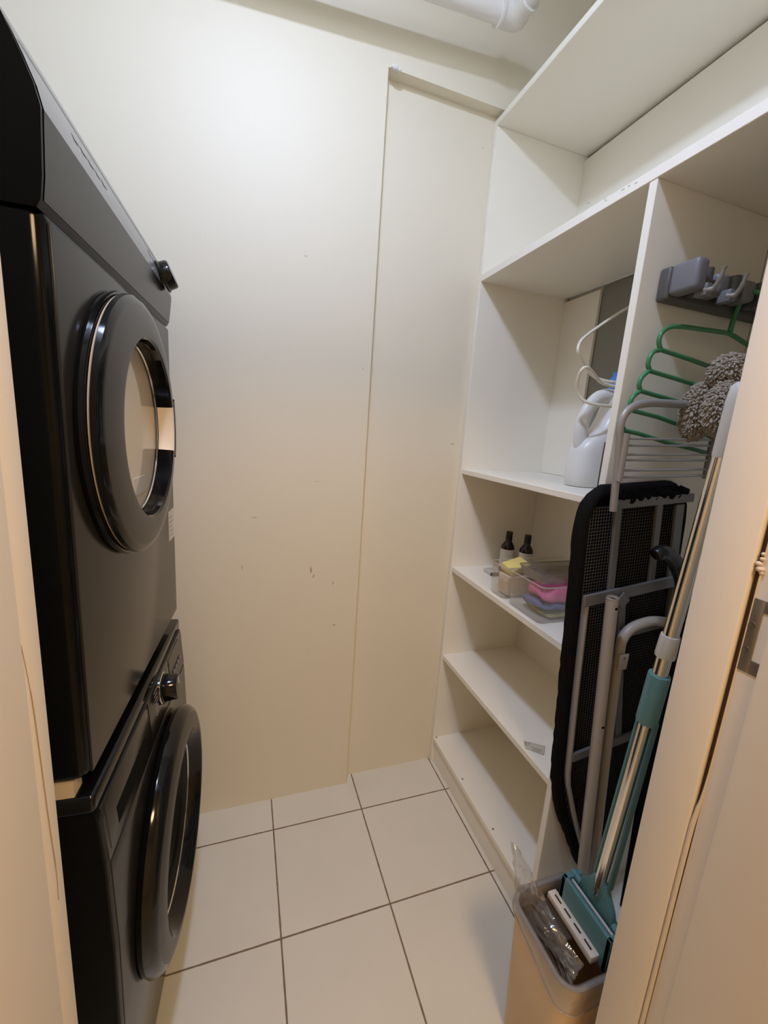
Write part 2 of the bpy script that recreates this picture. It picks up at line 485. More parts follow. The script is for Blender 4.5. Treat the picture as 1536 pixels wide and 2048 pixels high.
# right door jamb: stop board, groove with brown wood and cream seal, rebate, casing
rj = MB().box((JR, .3338, 0), (JR + .09, YI, 2.12), bevel=.003)
struct('trim_3', rj, 'jamb_paint')
gr = MB().box((JR + .009, .3255, 0.0), (JR + .05, .3350, 2.12))
struct('trim_4', gr, 'brown_wood', smooth=0)
rb = MB().box((JR + .006, .280, 0), (JR + .09, .3268, 2.12), bevel=.0015)
struct('trim_5', rb, 'jamb_paint')
cs = MB().box((JR - .002, .02, 0), (JR + .1, .301, 2.12), bevel=.004)
struct('trim_6', cs, 'jamb_paint')
seal = MB()
sp_ = [(JR + .004, .3290, 0.0), (JR + .004, .3295, .55), (JR + .004, .3300, .84), (JR + .005, .3290, .90), (JR + .0068, .3262, .97), (JR + .0068, .3258, 1.3), (JR + .0068, .3258, 2.1)]
pth = smoothpath(sp_, 8)
seal.tube(pth, [.0036 if p.z < .88 else max(.0014, .0036 - (p.z - .88) * .025) for p in pth], n=8, flat=.0030)
struct('trim_7', seal, 'seal_cream')
blob = MB()
for (px, py, r) in ((1521, 1138, .005), (1519, 1127, .0045), (1526, 1118, .0035), (1528, 1108, .003), (1523, 1146, .003)):
    c = at(px, py, 0, JR + .005)
    blob.lathe([(0, -r), (r * .8, -r * .55), (r, 0), (r * .8, r * .5), (0, r * .8)], n=8, M=Matrix.Translation(c))
struct('trim_8', blob, 'seal_cream')
struct('trim_9', MB().box((JL - .03, .05, 2.10), (JR + .09, YI, 2.13), bevel=.002), 'jamb_paint')
# hallway the photographer stands in
struct('wall_hall_left', MB().box((-1.3, -2.0, 0), (-1.2, YO, 2.6)), 'paint', smooth=0)
struct('wall_hall_right', MB().box((1.5, -2.0, 0), (1.6, YO, 2.6)), 'paint', smooth=0)
struct('wall_hall_back', MB().box((-1.3, -2.1, 0), (1.6, -2.0, 2.6)), 'paint', smooth=0)
struct('wall_hall_front', MB().box((-1.3, YO - .02, 2.12), (1.6, YO, 2.6)).box((-1.3, YO - .02, 0), (JL - .05, YO, 2.12)).box((JR + .1, YO - .02, 0), (1.6, YO, 2.12)), 'paint', smooth=0)
struct('ceiling_hall', MB().box((-1.3, -2.1, 2.55), (1.6, YO, 2.63)), 'ceiling_paint', smooth=0)

# ------------------------------------------------------------------ lamps and pipe
t = thing('ceiling_lamp', 'round white ceiling lamp lighting the laundry closet', 'lamp', ROOM_LAMP)
mesh_obj('lamp_base', MB().lathe([(0, .07), (.15, .07), (.15, .015), (.14, 0), (.14, -.01), (0, -.01)], M=Matrix.Translation(ROOM_LAMP)), 'white_plastic', t)
mesh_obj('diffuser', MB().lathe([(.138, -.008), (.136, -.03), (.12, -.042), (.06, -.048), (0, -.049)], M=Matrix.Translation(ROOM_LAMP)), 'lamp_cool', t)
t = thing('hall_lamp', 'round warm white ceiling lamp in the hallway', 'lamp', HALL_LAMP)
mesh_obj('lamp_base', MB().lathe([(0, .09), (.26, .09), (.26, .02), (.255, 0), (0, 0)], M=Matrix.Translation(HALL_LAMP)), 'white_plastic', t)
mesh_obj('diffuser', MB().lathe([(.25, 0), (.245, -.03), (.2, -.04), (0, -.045)], M=Matrix.Translation(HALL_LAMP)), 'lamp_warm', t)

py0 = 1.258
E1 = at(1006, 26, 1, py0)            # elbow end of the long run
E0 = at(760, -62, 1, py0)
dirp = (E1 - E0).normalized()
t = thing('drain_pipe', 'white plastic drain pipe with elbow running along under the ceiling', 'pipe', (E1.x, E1.y, E1.z - .03))
rp = .0255
mesh_obj('pipe_run', MB().tube([E1 - dirp * 1.5, E1], rp, n=28), 'pvc', t)
corner = E1 + dirp * .040
out = Vector((0.10, -1, 0.06)).normalized()
mesh_obj('pipe_branch', MB().tube([corner + out * .05, corner + out * .55], rp * .92, n=28), 'pvc', t)
elb = [E1 - dirp * .012, E1 + dirp * .012, corner - dirp * .008, corner + dirp * .006 + out * .006, corner + out * .018, corner + out * .035, corner + out * .055]
el = mesh_obj('elbow', MB().tube(smoothpath(elb, 4), rp * 1.16, n=28), 'pvc', t)
mesh_obj('collar', MB().tube([E1 - dirp * .014, E1 - dirp * .007], rp * 1.32, n=28), 'pvc', el)
mesh_obj('collar', MB().tube([corner + out * .048, corner + out * .06], rp * 1.25, n=28), 'pvc', el)

# ------------------------------------------------------------------ shelving unit
XF = 0.786
XBK = 1.152
YD0, YD1 = 0.733, 0.752      # divider
YN, YS = 0.402, 1.421        # near end, far end
t = thing('shelving_unit', 'tall built-in white shelving unit along the right wall', 'shelving unit', (0.97, 0.91, 0.0))
def panel(name, a, b, m='melamine', bev=.0012):
    return mesh_obj(name, MB().box(a, b, bevel=bev, seg=1), m, t)
panel('side_panel', (XF, 1.402, 0.0), (XBK + .015, YS, 2.432))
panel('side_panel', (XF, YN, 0.0), (XBK + .015, YN + .018, 2.432))
panel('top_panel', (XF, YN, 2.432), (XBK + .015, YS, 2.452))
panel('deck', (XF - .001, YN + .018, 1.957), (XBK, 1.402, 1.980))
for (px, py, w_) in ((1177, 406, .006), (1212, 401, .004), (1246, 379, .008), (1258, 372, .005), (1272, 366, .006), (1210, 398, .003)):
    c = at(px, py, 0, XF - .001)
    mesh_obj('chip', MB().box((XF - .0013, c.y - w_ / 2, c.z - .0011), (XF - .0005, c.y + w_ / 2, c.z + .0011)), 'chip_grey', t)
panel('divider', (XF + .0005, YD0, 0.0), (XBK, YD1, 1.957))
for z0, z1 in ((1.279, 1.297), (.885, .905), (.499, .519)):
    panel('shelf', (XF + .004, YD1, z0), (XBK, 1.402, z1))
bd = panel('bottom_deck', (XF + .001, YN + .018, .104), (XBK, 1.402, .122))
sc = None
for (px, py) in ((873, 1475), (925, 1558), (986, 1658)):
    c = at(px, py, 2, .1222)
    mesh_obj('screw', MB().cyl((c.x, c.y, .1215), (c.x, c.y, .1228), .0035, n=12), 'screw', bd)
panel('plinth', (XF + .012, YN + .018, 0.0), (XF + .030, 1.402, .104))
panel('back_panel', (XBK, YN, 1.98), (XBK + .012, 1.402, 2.418))
YG = at(1203, 567, 0, XBK).y
panel('back_panel', (XBK, YG, 1.297), (XBK + .012, 1.402, 1.945))
panel('back_panel', (XBK + .012, YD0, 1.297), (XBK + .017, YG, 1.957), 'grey_board')
panel('back_panel', (XBK, YD0, .122), (XBK + .012, 1.402, 1.28))
panel('back_panel', (XBK, YN, .122), (XBK + .012, YD0, 1.957))

# ------------------------------------------------------------------ washer and dryer
TH = math.radians(3.4)
O0 = Vector((-0.24956, 0.014827, 0))
MF = Matrix.Translation(O0) @ Matrix.Rotation(-TH, 4, 'Z')      # local: x = out of the front, y = along the front, z up
def mloc(w, u, z): return MF @ Vector((w, u, z))
U0, U1 = 0.600, 1.192
RX = Matrix.Rotation(PI / 2, 4, 'Y')                            # lathe axis Z -> +X
def faceM(w, u, z): return Matrix.Translation((w, u, z)) @ RX

# --- washer
w = thing('washing_machine', 'black front-loading washing machine standing on the floor under the dryer', 'washing machine', mloc(-.29, .896, 0), -TH, MF)
wprof = [(-.58, .02), (.004, .02), (.014, .05), (.018, .40), (.0185, .56), (.015, .70), (.0135, .735), (.0085, .818), (.005, .833), (-.58, .833)]
mesh_obj('body', MB().prism(wprof, U0, U1, axes=(0, 2, 1), bevel=.006), 'black_side', w)
for (fw, fu) in ((-.53, U0 + .05), (-.53, U1 - .05), (-.04, U0 + .05), (-.04, U1 - .05)):
    mesh_obj('foot', MB().cyl((fw, fu, 0), (fw, fu, .024), .022, n=16), 'black_plastic', w)
mesh_obj('top_panel', MB().box((-.58, U0 - .001, .830), (.0045, U1 + .001, .860), bevel=.007, seg=3), 'black_gloss', w)
mesh_obj('front_panel', MB().prism([(0.0, .055), (.0148, .06), (.0196, .40), (.0200, .56), (.0165, .70), (.0155, .722), (0, .722)], U0 + .013, U1 - .010, axes=(0, 2, 1), bevel=.001), 'machine_front', w)
PB, PT = (.0155, .728), (.0074, .829)           # sloping control panel: bottom and top edge (w, z)
cp = mesh_obj('control_panel', MB().prism([(-.01, PB[1]), PB, PT, (-.01, PT[1])], U0 + .010, U1 - .008, axes=(0, 2, 1), bevel=.001), 'machine_front', w)
def pw(z): return PB[0] + (z - PB[1]) / (PT[1] - PB[1]) * (PT[0] - PB[0])
SL = math.atan2(PB[0] - PT[0], PT[1] - PB[1])
def panelM(u, z, d=0.0):    # frame on that face: x outwards
    return Matrix.Translation((pw(z) + d, u, z)) @ Matrix.Rotation(-SL, 4, 'Y')
dr = mesh_obj('detergent_drawer', MB().box((-.004, -.118, -.044), (.0010, .118, .044), bevel=.0008, M=panelM(.738, .785)), 'machine_front', w)
mesh_obj('handle_recess', MB().prism([(-.082, -.020), (.082, -.020), (.082, .012), (-.082, .012)], 0.0, .0013, axes=(1, 2, 0), M=panelM(.738, .770)), 'dark_line', dr)
ed = MB()
ed.box((.0008, .1165, -.044), (.0014, .1185, .044), M=panelM(.738, .785))
mesh_obj('drawer_gap', ed, 'dark_line', dr)
kb = mesh_obj('program_knob', MB().lathe([(.034, 0), (.034, .006), (.031, .008), (.029, .032), (.026, .036), (0, .037)], n=40, M=panelM(.965, .792) @ RX), 'black_gloss', w)
mesh_obj('knob_ring', MB().lathe([(.036, 0), (.0365, .003), (.034, .0045)], n=40, M=panelM(.965, .792) @ RX), 'chrome', kb)
mesh_obj('pointer_mark', MB().box((.0365, -.0012, .006), (.0375, .0012, .022), M=panelM(.965, .792)), 'paper', kb)
mesh_obj('display', MB().box((0, -.055, -.020), (.0008, .055, .022), M=panelM(1.09, .800)), 'door_dark', w)
for side in (-1, 1):
    for k in range(7):
        mesh_obj('printed_mark', MB().box((.0002, side * .052 - .010, -.028 + k * .009), (.0006, side * .052 + .010, -.0266 + k * .009), M=panelM(.965, .792)), 'print_light', cp)
for k in range(5):
    mesh_obj('button', MB().box((0, 1.045 + k * .022 - 1.09, -.036), (.002, 1.045 + k * .022 - 1.09 + .014, -.028), bevel=.0006, M=panelM(1.09, .800)), 'machine_panel', w)
DW, DU, DZ = .0185, .930, .448
dm = faceM(DW, DU, DZ)
d = mesh_obj('door', MB().lathe([(.236, 0), (.249, .004), (.254, .014), (.252, .026), (.244, .036), (.236, .039)], n=80, M=dm @ Matrix.Diagonal((1.035, 1.035, 1, 1))), 'black_gloss', w)
mesh_obj('door_ring', MB().lathe([(.237, .0385), (.226, .043), (.206, .047), (.200, .046)], n=80, M=dm @ Matrix.Diagonal((1.035, 1.035, 1, 1))), 'ring_grey', d)
mesh_obj('inner_ring', MB().lathe([(.201, .046), (.196, .042), (.186, .018), (.184, .012)], n=80, M=dm @ Matrix.Diagonal((1.035, 1.035, 1, 1))), 'black_gloss', d)
mesh_obj('trim_ring', MB().lathe([(.185, .012), (.182, .0145), (.180, .012)], n=80, M=dm @ Matrix.Diagonal((1.035, 1.035, 1, 1))), 'chrome', d)
mesh_obj('door_glass', MB().lathe([(.181, .012), (.165, .004), (.13, -.002), (.07, -.006), (0, -.007)], n=80, M=dm @ Matrix.Diagonal((1.035, 1.035, 1, 1))), 'door_dark', d)

# --- dryer
dry = thing('tumble_dryer', 'black front-loading tumble dryer stacked on top of the washing machine', 'tumble dryer', mloc(-.29, .896, .86), -TH, MF)
mesh_obj('body', MB().box((-.58, U0, .886), (-.002, U1, 1.645), bevel=.016, seg=3), 'black_side', dry)
for (fw, fu) in ((-.53, U0 + .06), (-.53, U1 - .06), (-.06, U0 + .06), (-.06, U1 - .06)):
    mesh_obj('foot', MB().cyl((fw, fu, .8598), (fw, fu, .89), .02, n=16), 'black_plastic', dry)
mesh_obj('gap_strip', MB().box((-.54, U0 + .004, .8602), (-.022, U0 + .03, .8855)), 'cream_plastic', dry)  # pale strip added in the gap between the two machines
mesh_obj('front_panel', MB().box((-.01, U0 + .014, .892), (.0008, U1 - .008, 1.628), bevel=.002), 'machine_front', dry)
def dprof(zr):      # end profile of the top housing, zr = height of the ridge
    return [(-.58, 1.636), (-.004, 1.636), (.0005, 1.645), (.0035, 1.668), (.0065, zr - .010), (.0072, zr), (.0025, zr + .020), (-.0080, zr + .047),
            (-.0225, zr + .080), (-.030, zr + .094), (-.042, zr + .104), (-.58, zr + .112)]
ZN, ZF = 1.734, 1.704
def hous(u, zr, off=0.0): return [(a + off, u, b_) for a, b_ in dprof(zr)]
b = MB(); b.loft([hous(U0 - .0035, ZN), hous(U1 + .001, ZF)], cap0=True, cap1=True)
hsg = mesh_obj('top_housing', b, 'black_side', dry, smooth=28)
def zat(u): return ZN + (ZF - ZN) * (u - U0) / (U1 - U0)
def strip(i0, i1, u0, u1, off):
    b = MB(); b.loft([[hous(u, zat(u), off)[i] for i in range(i0, i1 + 1)] for u in (u0, u1)], closed=False); return b
mesh_obj('lower_fascia', strip(2, 5, U0 + .002, U1 + .0005, .0008), 'machine_front', hsg, smooth=28)
mesh_obj('control_fascia', strip(5, 8, U0 + .002, U1 + .0005, .0008), 'machine_panel', hsg, smooth=28)  # paler than the lower fascia: reflected lamp light put into its colour
b = MB(); b.loft([[(-.0150, u, zat(u) + .0625), (-.0158, u, zat(u) + .0645)] for u in (U0 + .01, U1 - .004)], closed=False)
mesh_obj('seam', b.xf(Matrix.Translation((.0016, 0, 0))), 'dark_line', hsg)
DSL = math.atan2(.0145, .033)
def dpM(u, dz): return Matrix.Translation((-.0028 + .0010 - (dz - .034) * .42, u, zat(u) + dz)) @ Matrix.Rotation(-DSL, 4, 'Y')
kb = mesh_obj('program_knob', MB().lathe([(.033, 0), (.033, .005), (.030, .007), (.029, .021), (.026, .025), (0, .026)], n=40, M=dpM(1.122, .020) @ RX), 'black_gloss', dry)
for (du, dz, l) in ((-.070, .040, .016), (-.045, .034, .018)):
    mesh_obj('printed_mark', MB().box((.0002, -.001, -l / 2), (.0007, .001, l / 2), M=dpM(1.128 + du, dz)), 'dark_line', hsg)
for k in range(5):
    mesh_obj('printed_letter', MB().box((.0001, 0, -.0045), (.0004, .016, .0045), M=dpM(.700 + k * .024, .034)), 'print_light', hsg)
DW, DU, DZ = .001, .850, 1.392
dm = faceM(DW, DU, DZ)
d = mesh_obj('door', MB().lathe([(.212, 0), (.221, .002), (.224, .008), (.223, .014), (.216, .016), (.216, .0185), (.221, .020), (.220, .027), (.213, .032), (.206, .033)], n=96, M=dm), 'black_gloss', dry)
mesh_obj('trim_ring', MB().lathe([(.2165, .0155), (.2190, .0166), (.2190, .0178), (.2165, .0190)], n=96, M=dm), 'rim_reflection', d)  # cream ring painted as the thin reflection between the two door rims
mesh_obj('door_ring', MB().lathe([(.207, .0328), (.198, .0355), (.164, .0415), (.158, .0412)], n=96, M=dm), 'ring_grey', d)
mesh_obj('inner_ring', MB().lathe([(.159, .0412), (.1545, .038), (.1515, .012), (.1505, .005)], n=96, M=dm), 'black_gloss', d)
mesh_obj('trim_ring', MB().lathe([(.1510, .0100), (.1490, .0125), (.1470, .0100)], n=96, M=dm), 'chrome', d)
mesh_obj('drum_wall', MB().lathe([(.1505, .0068), (.120, .0056), (.06, .0044), (0, .0040)], n=96, M=dm), 'drum_cream', d)
mesh_obj('door_glass', MB().lathe([(.1485, .0110), (.10, .0113), (.05, .0115), (0, .0115)], n=96, M=dm), 'window_film', d)
ga = math.radians(17)
mesh_obj('hand_grip', MB().lathe([(.202, .008), (.219, .010), (.231, .016), (.231, .026), (.221, .034), (.205, .0355)], n=20, a0=PI / 2 - ga, a1=PI / 2 + ga, M=dm), 'black_gloss', d)
gb = math.radians(17)
mesh_obj('grip_recess', MB().lathe([(.1498, .0135), (.1508, .0180), (.1538, .0372), (.1575, .0420), (.164, .0419)], n=16, a0=PI / 2 - gb, a1=PI / 2 + gb, M=dm), 'drum_cream', d)
gs = mesh_obj('care_sticker', MB().box((.0050, -.01, -.122), (.0072, .06, -.090), M=Matrix.Translation((DW, DU, DZ))), 'paper', d)
st = mesh_obj('rating_sticker', MB().box((.0008, 1.122, 1.105), (.0014, 1.178, 1.182)), 'paper', dry)
for k in range(5): mesh_obj('printed_line', MB().box((.0013, 1.128, 1.116 + k * .012), (.0017, 1.128 + .040 - .008 * (k % 3), 1.1175 + k * .012)), 'print_grey', st)

# ------------------------------------------------------------------ things on the shelves
# detergent jug
J = Vector((0.995, 0.985, 1.2972))
t = thing('detergent_jug', 'white plastic detergent jug with a loop handle on the middle shelf', 'jug', J)
def ell(cx, cy, z, rx, ry, n=40, e=2.8):
    out = []
    for k in range(n):
        a = 2 * PI * k / n; c, s_ = math.cos(a), math.sin(a)
        out.append((cx + rx * abs(c) ** (2 / e) * (1 if c >= 0 else -1), cy + ry * abs(s_) ** (2 / e) * (1 if s_ >= 0 else -1), z))
    return out
zs = [(0.0, .000, .072, .040), (.004, .000, .079, .046), (.05, 0, .081, .048), (.105, .001, .080, .048), (.135, .008, .072, .047), (.155, .024, .056, .044), (.18, .036, .044, .041),
      (.21, .042, .037, .038), (.24, .045, .033, .034), (.262, .045, .029, .029), (.276, .044, .024, .024), (.284, .044, .019, .019), (.296, .044, .018, .018)]
b = MB(); b.loft([ell(J.x + dx, J.y, J.z + z, rx, ry) for z, dx, rx, ry in zs], cap0=True, cap1=True)
mesh_obj('body', b, 'white_plastic', t, smooth=60)
hp = [(J.x - .052, J.y, J.z + .108), (J.x - .062, J.y, J.z + .138), (J.x - .064, J.y, J.z + .170), (J.x - .058, J.y, J.z + .203), (J.x - .042, J.y, J.z + .236), (J.x - .016, J.y, J.z + .260), (J.x + .016, J.y, J.z + .268), (J.x + .036, J.y, J.z + .262)]
mesh_obj('handle', MB().tube(smoothpath(hp, 6), [.0165] * 43, n=20, flat=.021), 'white_plastic', t, smooth=60)
mesh_obj('cap', MB().lathe([(.021, .288), (.022, .292), (.022, .318), (.020, .322), (.016, .324), (.016, .336), (0, .337)], n=32, M=Matrix.Translation((J.x + .044, J.y, J.z))), 'blue_plastic', t)
mesh_obj('label', MB().loft([[(x, y, z) for (x, y, z) in ell(J.x, J.y, J.z + zz, .0808, .0488)][31:40] for zz in (.045, .105)], closed=False), 'blue_label', t)

# white hangers lying over the jug
hy = 0.955
def hang(pxs, y, r, name, label, grp='white hangers on the middle shelf'):
    pts = []
    for i, (px, py) in enumerate(pxs):
        pts.append(at(px, py, 1, y + .012 * math.sin(i * .9)))
    o = mesh_obj(name, MB().tube(smoothpath(pts, 6), r, n=12), 'hanger_white', None, smooth=60)
    tag(o, label, 'hanger', grp)
    return o
hang([(1300, 590), (1245, 622), (1205, 648), (1172, 672), (1160, 685), (1156, 699), (1159, 712), (1168, 728), (1178, 744), (1190, 754), (1204, 760), (1225, 764), (1262, 768)], hy + .012, .0042,
     'clothes_hanger', 'upper white plastic clothes hanger, its sharp corner above the jug handle')
hang([(1262, 776), (1225, 772), (1205, 766), (1194, 756), (1184, 743), (1174, 735), (1164, 739), (1157, 753), (1154, 772), (1157, 789), (1167, 801), (1182, 807), (1205, 811), (1255, 815)], hy - .018, .0044,
     'clothes_hanger', 'lower white plastic clothes hanger, its round loop hanging in front of the jug')

# thin black board leaning against the divider
bt = MB().box((.792, .7535, 1.2972), (.95, .7615, 1.430), bevel=.0025)
tag(mesh_obj('tablet', bt, 'black_plastic'), 'thin black flat slab upright against the divider beside the jug', 'tablet')
# two brown bottles
def bottle(x, y, label):
    z = .9052
    t = thing('brown_bottle', label, 'bottle', (x, y, z), group='brown bottles on the shelf of clear tubs')
    M = Matrix.Translation((x, y, z))
    mesh_obj('body', MB().lathe([(0, 0), (.023, 0), (.026, .003), (.026, .095), (.024, .106), (.017, .118), (.0115, .126), (.0115, .130)], n=32, M=M), 'bottle_brown', t)
    mesh_obj('cap', MB().lathe([(.0125, .128), (.0135, .130), (.0125, .160), (.011, .163), (0, .163)], n=28, M=M), 'black_plastic', t)
    mesh_obj('label', MB().lathe([(.0263, .022), (.0264, .024), (.0264, .092), (.0263, .094)], n=32, M=M), 'paper', t)
bottle(.985, 1.325, 'dark brown bottle at the back of the shelf, the left one of two')
bottle(1.030, 1.270, 'dark brown bottle at the back of the shelf, the right one of two')
# small gadget
t = thing('pocket_gadget', 'small grey and black gadget lying on the shelf beside the clear tubs', 'gadget', (.915, 1.30, .9052))
mesh_obj('case', MB().box((.892, 1.285, .9052), (.935, 1.335, .920), bevel=.004), 'light_grey_plastic', t)
mesh_obj('button_end', MB().box((.893, 1.272, .9052), (.930, 1.288, .917), bevel=.003), 'black_plastic', t)

# clear tubs
def tub(x0, x1, y0, y1, h, label, r=.018):
    z = .9052
    t = thing('clear_tub', label, 'tub', ((x0 + x1) / 2, (y0 + y1) / 2, z), group='clear plastic tubs on the shelf')
    i = .006
    L = [rrect(x0 + i + .004, x1 - i - .004, y0 + i + .004, y1 - i - .004, r * .7, z), rrect(x0 + i, x1 - i, y0 + i, y1 - i, r * .8, z + .004),
         rrect(x0 + .001, x1 - .001, y0 + .001, y1 - .001, r, z + h - .004), rrect(x0, x1, y0, y1, r, z + h)]
    b = MB(); b.loft(L, cap0=True)
    mesh_obj('shell', b, 'clear_tub', t, smooth=50)
    mesh_obj('rim', MB().tube(rrect(x0, x1, y0, y1, r, z + h), .0018, n=8, closed=True), 'tub_rim', t)
    return t
tub(.797, 1.115, 1.066, 1.156, .108, 'long clear plastic tub with the yellow sponge, farther from the divider')
tub(.797, 1.10, .886, 1.052, .112, 'square clear plastic tub full of folded cloths, next to the divider')
sp = MB().box((-.042, -.028, -.013), (.042, .028, .013), bevel=.004)
sp.xf(Matrix.Translation((.868, 1.110, 1.003)) @ Euler((.25, -.18, .15)).to_matrix().to_4x4())
tag(mesh_obj('yellow_sponge', sp, 'yellow_sponge'), 'yellow sponge on top of the long clear tub', 'sponge')
spb = MB().box((.825, 1.080, .9105), (.98, 1.142, .978), bevel=.006)
tag(mesh_obj('cardboard_carton', spb, 'cream_plastic'), 'pale tan carton standing inside the long clear tub under the sponge', 'carton')
def cloth(name, x0, x1, y0, y1, z0, h, m, label, seed):
    rnd = random.Random(seed); b = MB(); loops = []
    n = 36
    phs = [rnd.uniform(0, 6.28) for _ in range(6)]
    for j, (f, sc_) in enumerate(((0, .86), (.12, .98), (.35, 1.0), (.6, .99), (.82, .93), (.95, .75), (1.0, .4))):
        L = []
        for k in range(n):
            a = 2 * PI * k / n
            w_ = 1 + .05 * math.sin(3 * a + phs[0] + j * .7) + .04 * math.sin(7 * a + phs[1] + j) + .03 * math.sin(11 * a + phs[2])
            c, s_ = math.cos(a), math.sin(a)
            ex = .45
            x = (x0 + x1) / 2 + (x1 - x0) / 2 * .93 * sc_ * w_ * abs(c) ** ex * (1 if c > 0 else -1)
            y = (y0 + y1) / 2 + (y1 - y0) / 2 * .93 * sc_ * w_ * abs(s_) ** ex * (1 if s_ > 0 else -1)
            z = z0 + h * f * (1 + (.22 * math.sin(2 * a + phs[3]) + .14 * math.sin(5 * a + phs[4]) if j > 1 else 0))
            L.append((x, y, z))
        loops.append(L)
    b.loft(loops, cap0=True, cap1=True)
    o = mesh_obj(name, b, m, None, smooth=80)
    tag(o, label, 'cloth', 'folded cloths in the square tub')
cloth('cleaning_cloth', .835, 1.06, .902, 1.035, .911, .016, 'green_cloth', 'olive green cleaning cloth, lowest in the square clear tub', 3)
cloth('cleaning_cloth', .822, 1.05, .902, 1.035, .933, .018, 'blue_cloth', 'dull blue cleaning cloth in the square tub under the pink one', 5)
cloth('cleaning_cloth', .828, 1.055, .902, 1.030, .957, .036, 'pink_cloth', 'pink cleaning cloth on top in the square clear tub', 8)
tr = MB(); tr.loft([rrect(.835, 1.070, .935, 1.040, .012, 1.008), rrect(.825, 1.080, .925, 1.046, .014, 1.038)], cap0=True)
tr.tube(rrect(.825, 1.080, .925, 1.046, .014, 1.038), .0016, n=8, closed=True)
tag(mesh_obj('smoky_tray', tr, 'smoky_tub', None), 'smoky grey plastic tray sitting in the top of the square clear tub', 'tray')
# paper tag on the lower shelf
c0, c1, c2, c3 = [at(px, py, 2, .5195) for px, py in ((1047, 1482), (1090, 1493), (1088, 1511), (1050, 1497))]
t = thing('clear_packet', 'small clear printed packet lying on the empty lower shelf near the divider', 'packet', (c0 + c2) / 2)
pk = MB(); pk.prism([(c.x, c.y) for c in (c0, c1, c2, c3)], .5194, .5204)
mesh_obj('sleeve', pk, 'window_film', t)
def lerp4(a, b_): return (c0 * (1 - a) + c1 * a) * (1 - b_) + (c3 * (1 - a) + c2 * a) * b_
for (a0, b0, a1, b1) in ((.03, .12, .13, .55), (.22, .1, .29, .3), (.34, .5, .9, .53), (.37, .66, .85, .69), (.4, .80, .8, .83), (.0, .0, 1, .02), (.0, .975, 1, 1), (.975, 0, 1, 1)):
    pk = MB(); q = [lerp4(a0, b0), lerp4(a1, b0), lerp4(a1, b1), lerp4(a0, b1)]
    pk.prism([(c.x, c.y) for c in q], .5205, .5208)
    mesh_obj('print', pk, 'print_soft', t)

# ------------------------------------------------------------------ broom rack, hanger, duster
t = thing('broom_rack', 'grey wall rack with gripping slots and flip hooks on the divider', 'rack', (1.0, .728, 1.73))
mesh_obj('base_plate', MB().box((.834, .705, 1.730), (1.150, .7328, 1.796), bevel=.007, seg=3), 'rack_base', t)
for x0, x1, yf in ((.836, .868, .648), (.918, .952, .662), (1.002, 1.036, .662), (1.086, 1.148, .655)):
    mesh_obj('grip_block', MB().box((x0, yf, 1.737 if x0 < .9 else 1.744), (x1, .708, 1.797 if x0 < .9 else 1.786), bevel=.009, seg=4), 'rack_grey', t)
for x0 in (.880, .965, 1.048):
    mesh_obj('roller_grip', MB().cyl((x0 + .013, .672, 1.738), (x0 + .013, .672, 1.788), .0115, n=18).box((x0 + .001, .674, 1.740), (x0 + .025, .706, 1.786), bevel=.003), 'rack_base', t)
for hpx in (((1406, 580), (1424, 578), (1437, 563), (1444, 548), (1450, 532)), ((1452, 592), (1469, 590), (1482, 575), (1489, 560), (1495, 546))):
    c = at(hpx[0][0] + 3, hpx[0][1], 1, .655)
    h = mesh_obj('hook_clip', MB().box((c.x - .010, .644, c.z - .013), (c.x + .009, .670, c.z + .011), bevel=.003), 'rack_grey', t)
    pts = [at(px, py, 1, yv) for (px, py), yv in zip(hpx, (.652, .640, .630, .624, .620))]
    mesh_obj('flip_hook', MB().tube(smoothpath(pts, 5), [.0052] * 6 + [.0044] * 8 + [.0036] * 5 + [.0046] * 2, n=12), 'hook_grey', h)

hyy = .702
def hp_(px, py, dy=0.0): return at(px, py, 1, hyy + dy)
t = thing('trouser_hanger', 'green plastic multi-bar trouser hanger hooked on the grey rack', 'hanger', hp_(1400, 900))
r = .0048
hk = mesh_obj('hook', MB().tube(smoothpath([hp_(1459, 668), hp_(1465, 645), hp_(1472, 624), hp_(1481, 605, -.012), hp_(1494, 592, -.024), hp_(1512, 584, -.042), hp_(1532, 592, -.056), hp_(1540, 606, -.060)], 6), r * 1.15, n=14), 'green_plastic', t)
mesh_obj('shoulder_bar', MB().tube(smoothpath([hp_(1319, 694), hp_(1318, 680), hp_(1325, 664), hp_(1342, 654), hp_(1368, 654), hp_(1405, 659), hp_(1440, 664), hp_(1459, 668), hp_(1480, 680), hp_(1520, 705)], 6), r, n=14), 'green_plastic', t)
spine = [[(1319, 692), (1320, 700), (1308, 703), (1299, 715), (1296, 730), (1300, 742)],
         [(1300, 740), (1292, 746), (1282, 757), (1278, 770), (1281, 783)],
         [(1281, 782), (1273, 787), (1265, 795), (1260, 808), (1264, 822)],
         [(1264, 820), (1255, 826), (1247, 836), (1244, 850), (1249, 861)]]
for i, L in enumerate(spine):
    mesh_obj('spine_loop', MB().tube(smoothpath([hp_(*q) for q in L], 5), r, n=12), 'green_plastic', t)
for i, L in enumerate([[(1320, 699), (1380, 719), (1432, 738), (1500, 762)], [(1300, 742), (1360, 760), (1424, 780), (1490, 800)], [(1281, 782), (1330, 796), (1364, 806), (1480, 842)],
                       [(1264, 821), (1315, 834), (1365, 852), (1400, 866), (1460, 888)], [(1249, 861), (1280, 868), (1330, 884), (1415, 906)]]):
    mesh_obj('bar', MB().tube([hp_(*q) for q in L], r, n=12), 'green_plastic', t)

